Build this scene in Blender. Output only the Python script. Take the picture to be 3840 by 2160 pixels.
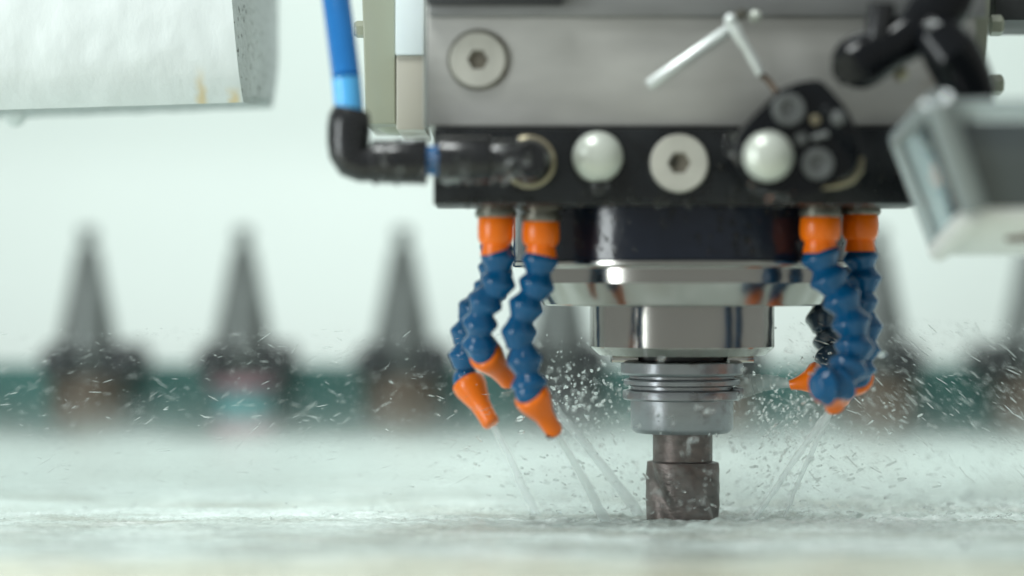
import bpy, bmesh, math, random
import numpy as np
from mathutils import Vector, Matrix, noise as mnoise

random.seed(11)
rng = np.random.default_rng(11)
sc = bpy.context.scene
for o in list(bpy.data.objects):
    bpy.data.objects.remove(o)
col = sc.collection

# ------------------------------------------------------------------ camera
D = 1.2            # metres from the lens to the spindle axis (Y = 0)
S = 7300.0         # photo pixels (3840 wide) per metre at that distance
cam_d = bpy.data.cameras.new('camera')
cam = bpy.data.objects.new('camera', cam_d)
col.objects.link(cam)
cam.location = (0, -D, 0)
cam.rotation_euler = (math.radians(90), 0, 0)
cam_d.sensor_width = 36.0
cam_d.lens = 36.0 * D / (3840.0 / S)
cam_d.clip_start = 0.05
cam_d.clip_end = 50
cam_d.dof.use_dof = True
cam_d.dof.focus_distance = D - 0.012
cam_d.dof.aperture_fstop = 1.9
cam_d.dof.aperture_blades = 0
sc.camera = cam

# ------------------------------------------------------------------ world, lamps, exposure
world = bpy.data.worlds.new('World')
sc.world = world
world.use_nodes = True
bg = world.node_tree.nodes['Background']
bg.inputs[0].default_value = (0.95, 1.0, 0.95, 1)
bg.inputs[1].default_value = 0.36

def area(name, loc, target, sx, sy, power, color=(1, 1, 1)):
    l = bpy.data.lights.new(name, 'AREA')
    l.shape = 'RECTANGLE'; l.size = sx; l.size_y = sy
    l.energy = power; l.color = color
    o = bpy.data.objects.new(name, l)
    col.objects.link(o)
    o.location = loc
    o.rotation_euler = (Vector(target) - Vector(loc)).to_track_quat('-Z', 'Y').to_euler()
    return o

area('window_lamp', (-0.84, -0.66, 0.10), (0, 0, 0.08), 0.21, 0.62, 5.6, (0.93, 1.0, 1.0))
area('overhead_lamp', (-0.35, -0.55, 1.15), (0.0, 0.1, -0.1), 0.42, 0.34, 10.8, (0.95, 1.0, 0.98))
area('table_fill_light', (0.15, 0.42, 0.75), (0.05, 0.22, -0.119), 0.7, 0.25, 5.4, (0.92, 1.0, 0.98))  # added fill with no seen source, brightens the table and mist from behind
area('wall_lamp', (0.0, 0.62, 0.95), (0.0, 1.3, 0.05), 2.4, 0.35, 7.8, (0.92, 1.0, 0.955))

sc.view_settings.view_transform = 'Standard'
sc.view_settings.look = 'None'
sc.view_settings.exposure = 0.0
sc.view_settings.gamma = 1.0
sc.view_settings.use_curve_mapping = False
sc.render.engine = 'CYCLES'
sc.cycles.use_denoising = True
sc.cycles.max_bounces = 14
sc.cycles.transmission_bounces = 10
sc.cycles.transparent_max_bounces = 16
sc.cycles.volume_bounces = 1
sc.cycles.sample_clamp_indirect = 6.0
sc.cycles.caustics_refractive = False
sc.cycles.caustics_reflective = False

def P(px, py, Y=0.0):
    """photo pixel + depth (metres behind the spindle axis) -> point"""
    k = (D + Y) / D
    return Vector(((px - 1920.0) / S * k, Y, (1080.0 - py) / S * k))
def R(px, Y=0.0):
    return px / S * (D + Y) / D

# ------------------------------------------------------------------ materials
def sock(n, *names):
    for k in names:
        if k in n.inputs: return n.inputs[k]
def mat(name, color, rough=0.5, metal=0.0, var=0.0, vscale=60.0, rvar=0.0, bump=0.0, bscale=200.0,
        stretch=(1, 1, 1), stain=None, stain_scale=25.0, stain_cut=(0.55, 0.72), coat=0.0, trans=0.0, ior=1.45,
        sss=0.0, alpha=1.0, coord='Object'):
    m = bpy.data.materials.new(name)
    m.use_nodes = True
    nt = m.node_tree; N = nt.nodes; L = nt.links
    b = N['Principled BSDF']
    b.inputs['Base Color'].default_value = (*color, 1)
    b.inputs['Roughness'].default_value = rough
    b.inputs['Metallic'].default_value = metal
    b.inputs['IOR'].default_value = ior
    b.inputs['Coat Weight'].default_value = coat
    b.inputs['Coat Roughness'].default_value = 0.08
    b.inputs['Transmission Weight'].default_value = trans
    b.inputs['Alpha'].default_value = alpha
    if sss:
        b.inputs['Subsurface Weight'].default_value = sss
        b.inputs['Subsurface Radius'].default_value = (0.004, 0.004, 0.006)
    tc = N.new('ShaderNodeTexCoord')
    mp = N.new('ShaderNodeMapping'); mp.inputs['Scale'].default_value = stretch
    L.new(tc.outputs[coord], mp.inputs['Vector'])
    colsock = None
    if var:
        n = N.new('ShaderNodeTexNoise'); n.inputs['Scale'].default_value = vscale; n.inputs['Detail'].default_value = 6
        L.new(mp.outputs[0], n.inputs['Vector'])
        mx = N.new('ShaderNodeMix'); mx.data_type = 'RGBA'
        mx.inputs['A'].default_value = (*[c * (1 - var) for c in color], 1)
        mx.inputs['B'].default_value = (*[min(1, c * (1 + var)) for c in color], 1)
        cr = N.new('ShaderNodeMapRange'); cr.inputs['From Min'].default_value = 0.3; cr.inputs['From Max'].default_value = 0.7
        L.new(n.outputs['Fac'], cr.inputs['Value']); L.new(cr.outputs[0], mx.inputs['Factor'])
        colsock = mx.outputs['Result']
        if rvar:
            mr = N.new('ShaderNodeMapRange')
            mr.inputs['From Min'].default_value = 0.3; mr.inputs['From Max'].default_value = 0.7
            mr.inputs['To Min'].default_value = max(0.02, rough - rvar); mr.inputs['To Max'].default_value = min(1, rough + rvar)
            L.new(n.outputs['Fac'], mr.inputs['Value']); L.new(mr.outputs[0], b.inputs['Roughness'])
    if stain:
        n = N.new('ShaderNodeTexNoise'); n.inputs['Scale'].default_value = stain_scale; n.inputs['Detail'].default_value = 8
        n.inputs['Roughness'].default_value = 0.65
        L.new(tc.outputs[coord], n.inputs['Vector'])
        mr = N.new('ShaderNodeMapRange'); mr.interpolation_type = 'SMOOTHSTEP'
        mr.inputs['From Min'].default_value = stain_cut[0]; mr.inputs['From Max'].default_value = stain_cut[1]
        L.new(n.outputs['Fac'], mr.inputs['Value'])
        mx = N.new('ShaderNodeMix'); mx.data_type = 'RGBA'
        if colsock: L.new(colsock, mx.inputs['A'])
        else: mx.inputs['A'].default_value = (*color, 1)
        mx.inputs['B'].default_value = (*stain, 1)
        L.new(mr.outputs[0], mx.inputs['Factor'])
        colsock = mx.outputs['Result']
    if colsock: L.new(colsock, b.inputs['Base Color'])
    if bump:
        n = N.new('ShaderNodeTexNoise'); n.inputs['Scale'].default_value = bscale; n.inputs['Detail'].default_value = 5
        L.new(mp.outputs[0], n.inputs['Vector'])
        bp = N.new('ShaderNodeBump'); bp.inputs['Strength'].default_value = bump; bp.inputs['Distance'].default_value = 0.002
        L.new(n.outputs['Fac'], bp.inputs['Height']); L.new(bp.outputs[0], b.inputs['Normal'])
    return m

M = {}
M['wall'] = mat('pale_mint_paint', (0.74, 0.80, 0.78), 0.6, var=0.02, vscale=3, bump=0.05, bscale=30)
M['ground_steel'] = mat('ground_grey_steel', (0.49, 0.487, 0.465), 0.48, 0.55, var=0.17, vscale=22, rvar=0.08, bump=0.06, bscale=500,
                        stretch=(0.5, 1, 1.6), stain=(0.30, 0.26, 0.21), stain_scale=14, stain_cut=(0.58, 0.85))
M['ground_dark'] = mat('darker_ground_steel', (0.27, 0.275, 0.275), 0.45, 0.55, var=0.2, vscale=20, rvar=0.08, stretch=(0.5, 1, 1.6))
M['steel_edge'] = mat('dark_steel', (0.06, 0.063, 0.066), 0.45, 0.6, var=0.2, vscale=40)
M['black'] = mat('blackened_steel', (0.009, 0.011, 0.013), 0.30, 0.0, var=0.35, vscale=45, rvar=0.12, bump=0.05, bscale=350,
                 stain=(0.075, 0.035, 0.02), stain_scale=30, stain_cut=(0.63, 0.78))
M['black_disc'] = mat('black_oxide_steel', (0.011, 0.015, 0.027), 0.14, 0.0, var=0.3, vscale=30, rvar=0.05, bump=0.12, bscale=160,
                      stain=(0.06, 0.03, 0.025), stain_scale=32, stain_cut=(0.60, 0.72))
M['chrome'] = mat('polished_steel', (0.40, 0.39, 0.365), 0.18, 1.0, var=0.04, vscale=15, rvar=0.03)
M['chrome_soft'] = mat('satin_steel', (0.50, 0.50, 0.485), 0.2, 1.0, var=0.06, vscale=30, rvar=0.05, stretch=(1, 1, 6))
M['bright_rod'] = mat('bright_rod', (0.80, 0.85, 0.84), 0.32, 0.45, var=0.05, vscale=60)
M['holder'] = mat('tool_holder_steel', (0.34, 0.36, 0.38), 0.34, 0.85, var=0.14, vscale=40, rvar=0.1, bump=0.05, bscale=300,
                  stretch=(1, 1, 3), stain=(0.16, 0.14, 0.13), stain_scale=40)
M['cutter'] = mat('worn_brown_carbide', (0.15, 0.122, 0.113), 0.4, 0.5, var=0.45, vscale=90, rvar=0.15, bump=0.25, bscale=220,
                  stretch=(1, 1, 2.2), stain=(0.22, 0.20, 0.19), stain_scale=70, stain_cut=(0.55, 0.7))
M['screw'] = mat('nickel_screw', (0.56, 0.555, 0.50), 0.42, 0.35, var=0.08, vscale=80, rvar=0.05)
M['socket'] = mat('screw_socket_dark', (0.17, 0.155, 0.125), 0.5, 0.3, var=0.2, vscale=120)
M['pearl'] = mat('white_ball_plug', (0.62, 0.66, 0.60), 0.30, 0.25, var=0.04, vscale=60)
M['blk_plastic'] = mat('black_nylon', (0.012, 0.013, 0.015), 0.26, 0.0, var=0.3, vscale=70, rvar=0.12, bump=0.08, bscale=300, coat=0.3)
M['gloss_black'] = mat('glossy_black_nylon', (0.006, 0.007, 0.009), 0.13, 0.0, var=0.2, vscale=60, rvar=0.04)
M['gloss_black'].node_tree.nodes['Principled BSDF'].inputs['Specular IOR Level'].default_value = 0.3
M['blue_tube'] = mat('blue_polyurethane', (0.012, 0.16, 0.46), 0.18, 0, var=0.15, vscale=30, coat=0.3, sss=0.25)
M['blue_tube_backlit'] = mat('backlit_blue_polyurethane', (0.10, 0.45, 0.85), 0.18, 0, var=0.06, vscale=30, coat=0.3, sss=0.4)  # same tube where it is backlit: the light coming through is painted as paler blue
M['hose'] = mat('blue_acetal', (0.002, 0.088, 0.225), 0.15, 0, var=0.10, vscale=50, rvar=0.04, bump=0.03, bscale=400, coat=0.1)
M['hose_silhouette'] = mat('silhouette_blue_acetal', (0.02, 0.055, 0.10), 0.25, 0, var=0.2, vscale=60, coat=0.5)  # hose blue darkened to paint the rear hose's silhouette against the bright wall
M['orange'] = mat('orange_acetal', (0.95, 0.185, 0.002), 0.30, 0, var=0.06, vscale=60, bump=0.05, bscale=350, coat=0.1, sss=0.1)
M['zinc'] = mat('dull_zinc', (0.24, 0.235, 0.20), 0.38, 0.7, var=0.25, vscale=90, rvar=0.12, bump=0.2, bscale=260, stain=(0.12, 0.09, 0.06), stain_scale=60)
M['brass'] = mat('tarnished_brass', (0.36, 0.32, 0.22), 0.35, 0.7, var=0.15, vscale=60)
M['casting'] = mat('white_paint_casting', (0.66, 0.71, 0.705), 0.42, 0, var=0.03, vscale=12, bump=0.5, bscale=70, stretch=(1, 1, 0.6),
                   coat=0.15)
M['casting_raw'] = mat('pitted_casting', (0.42, 0.46, 0.46), 0.6, 0, var=0.12, vscale=25, bump=0.6, bscale=260,
                       stain=(0.06, 0.065, 0.06), stain_scale=210, stain_cut=(0.58, 0.64))
M['olive'] = mat('olive_grey_paint', (0.30, 0.32, 0.25), 0.28, 0, var=0.10, vscale=10, coat=0.3)
M['cream'] = mat('cream_paint', (0.44, 0.42, 0.36), 0.32, 0, var=0.06, vscale=10, coat=0.2)
M['white_block'] = mat('white_nylon_block', (0.74, 0.82, 0.84), 0.25, 0, var=0.07, vscale=20, sss=0.1)
M['pale_edge'] = mat('pale_edge_steel', (0.62, 0.66, 0.63), 0.3, 0.3)
M['teal'] = mat('dark_teal_paint', (0.016, 0.10, 0.088), 0.5, 0, var=0.25, vscale=8, stain=(0.06, 0.05, 0.04), stain_scale=6)
M['gripper'] = mat('charcoal_gripper', (0.025, 0.028, 0.03), 0.5, 0.2, var=0.2, vscale=20)
M['taper'] = mat('taper_steel', (0.20, 0.22, 0.215), 0.33, 0.8, var=0.15, vscale=20, rvar=0.05)
M['brown'] = mat('brown_tool_body', (0.10, 0.070, 0.048), 0.5, 0.2, var=0.3, vscale=15)
M['pink'] = mat('dusky_pink_collar', (0.30, 0.16, 0.19), 0.5, 0, var=0.15, vscale=15)
M['aqua'] = mat('aqua_collar', (0.08, 0.25, 0.26), 0.4, 0, var=0.1, vscale=15)
M['acrylic'] = mat('clear_acrylic', (0.62, 0.72, 0.75), 0.08, 0, var=0.03, vscale=15, trans=0.96, bump=0.12, bscale=60)
M['acrylic_edge'] = mat('frosted_acrylic_edge', (0.68, 0.77, 0.79), 0.22, 0, trans=0.6, var=0.05, vscale=25)
M['dark_panel'] = mat('smoked_panel', (0.075, 0.09, 0.10), 0.30, 0, var=0.2, vscale=12, coat=0.3)
M['white_panel'] = mat('white_plate', (0.80, 0.82, 0.80), 0.4, 0, var=0.06, vscale=18, stain=(0.5, 0.48, 0.45), stain_scale=22)
M['red_mark'] = mat('red_print', (0.6, 0.05, 0.07), 0.5)
M['dark_mark'] = mat('brown_print', (0.12, 0.06, 0.05), 0.5)
M['water'] = mat('coolant_water', (0.97, 1.0, 1.0), 0.03, 0, trans=1.0, ior=1.33)
M['spray'] = mat('aerated_coolant', (0.98, 1.0, 1.0), 0.03, 0, trans=0.86, ior=1.22, alpha=0.85)
M['jet'] = mat('coolant_jet', (0.88, 0.95, 0.95), 0.35, 0, trans=0.0, ior=1.2, alpha=0.30, bump=0.4, bscale=160, stretch=(1, 1, 0.25))

def rust_runs(m, runs):
    nt = m.node_tree; N = nt.nodes; L = nt.links; b = N['Principled BSDF']
    tc = N.new('ShaderNodeTexCoord'); sx = N.new('ShaderNodeSeparateXYZ'); L.new(tc.outputs['Object'], sx.inputs[0])
    nz = N.new('ShaderNodeTexNoise'); nz.inputs['Scale'].default_value = 120; L.new(tc.outputs['Object'], nz.inputs['Vector'])
    cur = b.inputs['Base Color'].links[0].from_socket
    for x0, w, z0, z1 in runs:
        def M2(op, a, bb):
            n = N.new('ShaderNodeMath'); n.operation = op
            for i, v in enumerate((a, bb)):
                if v is None: continue
                if isinstance(v, (int, float)): n.inputs[i].default_value = v
                else: L.new(v, n.inputs[i])
            return n.outputs[0]
        wob = M2('MULTIPLY', M2('SUBTRACT', nz.outputs['Fac'], 0.5), w * 1.2)
        dx = M2('ABSOLUTE', M2('ADD', M2('SUBTRACT', sx.outputs['X'], x0), wob), None)
        r1 = N.new('ShaderNodeMapRange'); r1.interpolation_type = 'SMOOTHSTEP'
        r1.inputs['From Min'].default_value = w; r1.inputs['From Max'].default_value = 0; L.new(dx, r1.inputs['Value'])
        r2 = N.new('ShaderNodeMapRange'); r2.interpolation_type = 'SMOOTHSTEP'
        r2.inputs['From Min'].default_value = z1; r2.inputs['From Max'].default_value = z0; L.new(sx.outputs['Z'], r2.inputs['Value'])
        mx = N.new('ShaderNodeMix'); mx.data_type = 'RGBA'; mx.inputs['B'].default_value = (0.66, 0.50, 0.22, 1)
        L.new(cur, mx.inputs['A']); L.new(M2('MULTIPLY', M2('MULTIPLY', r1.outputs[0], r2.outputs[0]), 0.75), mx.inputs['Factor'])
        cur = mx.outputs['Result']
    L.new(cur, b.inputs['Base Color'])
_co = P(400, 430, 0.03)
rust_runs(M['casting'], [(P(752, 0).x - _co.x, 0.0045, P(0, 372).z - _co.z, P(0, 230).z - _co.z), (P(872, 0).x - _co.x, 0.005, P(0, 372).z - _co.z, P(0, 310).z - _co.z)])

# wet work surface: milky coolant film over machined metal
def work_material():
    m = bpy.data.materials.new('wet_machined_surface'); m.use_nodes = True
    nt = m.node_tree; N = nt.nodes; L = nt.links
    b = N['Principled BSDF']
    tc = N.new('ShaderNodeTexCoord')
    mp = N.new('ShaderNodeMapping'); mp.inputs['Scale'].default_value = (1.0, 2.6, 1)
    L.new(tc.outputs['Object'], mp.inputs['Vector'])
    n = N.new('ShaderNodeTexNoise'); n.inputs['Scale'].default_value = 7; n.inputs['Detail'].default_value = 8
    n.inputs['Roughness'].default_value = 0.6
    L.new(mp.outputs[0], n.inputs['Vector'])
    cr = N.new('ShaderNodeValToRGB')
    cr.color_ramp.elements[0].position = 0.36; cr.color_ramp.elements[0].color = (0.44, 0.475, 0.425, 1)
    cr.color_ramp.elements[1].position = 0.66; cr.color_ramp.elements[1].color = (0.84, 0.93, 0.91, 1)
    e = cr.color_ramp.elements.new(0.52); e.color = (0.66, 0.76, 0.725, 1)
    L.new(n.outputs['Fac'], cr.inputs['Fac']); 
    sy = N.new('ShaderNodeSeparateXYZ'); L.new(tc.outputs['Object'], sy.inputs[0])
    n3 = N.new('ShaderNodeTexNoise'); n3.inputs['Scale'].default_value = 6; L.new(tc.outputs['Object'], n3.inputs['Vector'])
    off = N.new('ShaderNodeMath'); off.operation = 'MULTIPLY_ADD'; off.inputs[1].default_value = 0.08; L.new(n3.outputs['Fac'], off.inputs[0]); L.new(sy.outputs['Y'], off.inputs[2])
    mr = N.new('ShaderNodeMapRange'); mr.interpolation_type = 'SMOOTHSTEP'
    mr.inputs['From Min'].default_value = -0.12; mr.inputs['From Max'].default_value = -0.19; mr.inputs['To Max'].default_value = 0.75
    L.new(off.outputs[0], mr.inputs['Value'])
    mx = N.new('ShaderNodeMix'); mx.data_type = 'RGBA'; mx.inputs['B'].default_value = (0.80, 0.79, 0.60, 1)
    L.new(cr.outputs[0], mx.inputs['A']); L.new(mr.outputs[0], mx.inputs['Factor'])
    mp4 = N.new('ShaderNodeMapping'); mp4.inputs['Scale'].default_value = (0.4, 2.2, 1); L.new(tc.outputs['Object'], mp4.inputs['Vector'])
    n4 = N.new('ShaderNodeTexNoise'); n4.inputs['Scale'].default_value = 34; n4.inputs['Detail'].default_value = 9; n4.inputs['Roughness'].default_value = 0.72
    L.new(mp4.outputs[0], n4.inputs['Vector'])
    m4 = N.new('ShaderNodeMapRange'); m4.interpolation_type = 'SMOOTHSTEP'; m4.inputs['From Min'].default_value = 0.53; m4.inputs['From Max'].default_value = 0.66; m4.inputs['To Max'].default_value = 0.6
    L.new(n4.outputs['Fac'], m4.inputs['Value'])
    mf4 = N.new('ShaderNodeMix'); mf4.data_type = 'RGBA'; mf4.inputs['B'].default_value = (0.93, 0.98, 0.97, 1)
    L.new(mx.outputs['Result'], mf4.inputs['A']); L.new(m4.outputs[0], mf4.inputs['Factor'])
    m5 = N.new('ShaderNodeMapRange'); m5.interpolation_type = 'SMOOTHSTEP'; m5.inputs['From Min'].default_value = 0.47; m5.inputs['From Max'].default_value = 0.36; m5.inputs['To Max'].default_value = 0.45
    L.new(n4.outputs['Fac'], m5.inputs['Value'])
    md4 = N.new('ShaderNodeMix'); md4.data_type = 'RGBA'; md4.inputs['B'].default_value = (0.34, 0.36, 0.33, 1)
    L.new(mf4.outputs['Result'], md4.inputs['A']); L.new(m5.outputs[0], md4.inputs['Factor'])
    L.new(md4.outputs['Result'], b.inputs['Base Color'])
    b.inputs['Roughness'].default_value = 0.10
    b.inputs['IOR'].default_value = 1.33
    n2 = N.new('ShaderNodeTexNoise'); n2.inputs['Scale'].default_value = 85; n2.inputs['Detail'].default_value = 5
    L.new(mp.outputs[0], n2.inputs['Vector'])
    bp = N.new('ShaderNodeBump'); bp.inputs['Strength'].default_value = 0.45; bp.inputs['Distance'].default_value = 0.004
    L.new(n2.outputs['Fac'], bp.inputs['Height']); L.new(bp.outputs[0], b.inputs['Normal'])
    return m
M['work'] = work_material()

# ------------------------------------------------------------------ mesh helpers
class Geo:
    """collects faces in world coordinates; build() links them as ONE mesh object"""
    def __init__(self): self.v = []; self.f = []
    def add(self, vs, fs):
        o = len(self.v); self.v += [Vector(x) for x in vs]; self.f += [tuple(i + o for i in f) for f in fs]; return self
    def lathe(self, prof, p0, axis=(0, 0, -1), n=48, cap=True, wob=None):
        """prof: (radius, distance along the axis)"""
        a = Vector(axis).normalized()
        u = a.orthogonal().normalized() if abs(a.z) < 0.9 else Vector((1, 0, 0))
        u = (u - a * u.dot(a)).normalized(); w = a.cross(u)
        p0 = Vector(p0); vs = []; fs = []
        for r, t in prof:
            for i in range(n):
                th = 2 * math.pi * i / n
                rr = r * (1 + (wob(th, t) if wob else 0))
                vs.append(p0 + a * t + (u * math.cos(th) + w * math.sin(th)) * rr)
        for k in range(len(prof) - 1):
            for i in range(n):
                j = (i + 1) % n
                fs.append((k * n + i, k * n + j, (k + 1) * n + j, (k + 1) * n + i))
        if cap:
            fs.append(tuple(reversed(range(n)))); fs.append(tuple(range((len(prof) - 1) * n, len(prof) * n)))
        return self.add(vs, fs)
    def tube(self, pts, radii, n=20):
        pts = [Vector(p) for p in pts]
        if not hasattr(radii, '__len__'): radii = [radii] * len(pts)
        vs = []; fs = []; prev = None
        for k, p in enumerate(pts):
            d = (pts[min(k + 1, len(pts) - 1)] - pts[max(k - 1, 0)]).normalized()
            if prev is None: u = d.orthogonal().normalized()
            else: u = (prev - d * prev.dot(d)).normalized()
            prev = u; w = d.cross(u)
            for i in range(n):
                th = 2 * math.pi * i / n
                vs.append(p + (u * math.cos(th) + w * math.sin(th)) * radii[k])
        for k in range(len(pts) - 1):
            for i in range(n):
                j = (i + 1) % n
                fs.append((k * n + i, k * n + j, (k + 1) * n + j, (k + 1) * n + i))
        fs.append(tuple(reversed(range(n)))); fs.append(tuple(range((len(pts) - 1) * n, len(pts) * n)))
        return self.add(vs, fs)
    def box(self, lo, hi, bev=0.0, seg=2):
        bm = bmesh.new()
        bmesh.ops.create_cube(bm, size=1)
        c = (Vector(lo) + Vector(hi)) / 2; s = Vector(hi) - Vector(lo)
        for v in bm.verts: v.co = Vector((v.co.x * s.x + c.x, v.co.y * s.y + c.y, v.co.z * s.z + c.z))
        return self.from_bm(bm, bev, seg)
    def hexa(self, c8, bev=0.0, seg=2):
        """c8: 4 front corners then 4 back corners, each counter-clockwise from the viewer's bottom left"""
        bm = bmesh.new(); vs = [bm.verts.new(p) for p in c8]
        for f in ((0, 1, 2, 3), (7, 6, 5, 4), (0, 4, 5, 1), (1, 5, 6, 2), (2, 6, 7, 3), (3, 7, 4, 0)):
            bm.faces.new([vs[i] for i in f])
        return self.from_bm(bm, bev, seg)
    def from_bm(self, bm, bev=0.0, seg=2):
        if bev:
            bmesh.ops.bevel(bm, geom=bm.edges[:], offset=bev, segments=seg, profile=0.5, affect='EDGES')
        bmesh.ops.recalc_face_normals(bm, faces=bm.faces[:])
        bm.verts.index_update()
        self.add([v.co.copy() for v in bm.verts], [tuple(v.index for v in f.verts) for f in bm.faces])
        bm.free(); return self
    def prism(self, pts2, y0, y1, bev=0.0, seg=3):
        """outline in x,z (world), from y0 (front) to y1"""
        bm = bmesh.new()
        a = [bm.verts.new((x, y0, z)) for x, z in pts2]; b = [bm.verts.new((x, y1, z)) for x, z in pts2]
        n = len(a)
        front = bm.faces.new(a); bm.faces.new(list(reversed(b)))
        for i in range(n): bm.faces.new((a[i], b[i], b[(i + 1) % n], a[(i + 1) % n]))
        if bev:
            bmesh.ops.bevel(bm, geom=list(front.edges), offset=bev, segments=seg, profile=0.5, affect='EDGES')
        return self.from_bm(bm)
    def ball(self, c, r, seg=32, squash=(1, 1, 1)):
        bm = bmesh.new(); bmesh.ops.create_uvsphere(bm, u_segments=seg, v_segments=seg // 2, radius=1)
        for v in bm.verts: v.co = Vector(c) + Vector((v.co.x * squash[0], v.co.y * squash[1], v.co.z * squash[2])) * r
        return self.from_bm(bm)
    def build(self, name, m, parent=None, origin=None, ang=32, recalc=True):
        if origin is None:
            if parent is not None:
                origin = Vector(parent['_o'])
            else:
                a = np.array([tuple(v) for v in self.v]); mn = a.min(0); mx = a.max(0)
                origin = Vector(((mn[0] + mx[0]) / 2, (mn[1] + mx[1]) / 2, mn[2]))
        me = bpy.data.meshes.new(name)
        me.from_pydata([tuple(v - origin) for v in self.v], [], self.f)
        if recalc:
            bm = bmesh.new(); bm.from_mesh(me); bmesh.ops.recalc_face_normals(bm, faces=bm.faces[:]); bm.to_mesh(me); bm.free()
        me.polygons.foreach_set('use_smooth', [True] * len(me.polygons))
        me.set_sharp_from_angle(angle=math.radians(ang))
        me.materials.append(M[m] if isinstance(m, str) else m)
        o = bpy.data.objects.new(name, me); col.objects.link(o)
        o['_o'] = tuple(origin)
        if parent is not None:
            o.parent = parent
            o.location = origin - Vector(parent['_o'])
        else: o.location = origin
        return o

def thing(name, loc, label, cat, group=None):
    o = bpy.data.objects.new(name, None); col.objects.link(o)
    o.empty_display_size = 0.01
    o.location = loc; o['_o'] = tuple(loc); o['label'] = label; o['category'] = cat
    if group: o['group'] = group
    return o
def tag(o, label, cat, group=None):
    o['label'] = label; o['category'] = cat
    if group: o['group'] = group
    return o
def hexring(c, r, y0, y1, name, m, parent):
    pts = [(c.x + r * math.cos(math.radians(60 * i + 30)), c.z + r * math.sin(math.radians(60 * i + 30))) for i in range(6)]
    return Geo().prism(pts, y0, y1).build(name, m, parent)
def socket_screw(px, py, Yf, rpx, parent, mtl='screw', hexpx=38, recess=True):
    """socket head screw flush in a plate whose front is at Yf"""
    c = P(px, py, Yf); r = R(rpx, Yf); h = R(hexpx, Yf)
    # annular head with a real hexagonal recess
    n = 48; g = Geo(); vs = []; fs = []
    rings = [(r, 0.004), (r, 0.0), (r * 0.94, -0.0014), (0, 0)]
    for rr, dy in rings[:3]:
        for i in range(n):
            th = 2 * math.pi * i / n
            vs.append((c.x + rr * math.cos(th), Yf + dy, c.z + rr * math.sin(th)))
    def hexpt(th, s):
        k = math.pi / 3; a = (th % k) - k / 2
        rr = s * math.cos(k / 2) / math.cos(a)
        return (rr * math.cos(th), rr * math.sin(th))
    for s, dy in ((h * 1.12, -0.0014), (h, -0.0002), (h * 0.98, 0.0012)):
        for i in range(n):
            x, z = hexpt(2 * math.pi * i / n, s); vs.append((c.x + x, Yf + dy, c.z + z))
    for k in range(5):
        for i in range(n):
            j = (i + 1) % n; fs.append((k * n + i, k * n + j, (k + 1) * n + j, (k + 1) * n + i))
    g.add(vs, fs); o = g.build('screw', mtl, parent, ang=25)
    b = Geo(); b.add(vs[5 * n:6 * n], [tuple(range(n))])
    b.build('hex_socket', 'socket', o)
    return o

# ------------------------------------------------------------------ setting: back wall, work surface
g = Geo()
Yw = 1.25
prof = [(-1.6, 0.0), (0.095, 0.0), (0.105, 0.003), (0.17, 0.003), (0.18, 0.0), (1.6, 0.0)]
vs = []; fs = []
for k, (z, dy) in enumerate(prof):
    vs += [(-2.4, Yw + dy, z), (2.4, Yw + dy, z)]
for k in range(len(prof) - 1): fs.append((2 * k, 2 * k + 1, 2 * k + 3, 2 * k + 2))
wall = Geo().add(vs, fs).build('wall', 'wall', recalc=False)
wall['kind'] = 'structure'; wall['label'] = 'bright pale mint enclosure wall far behind the spindle'

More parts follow.
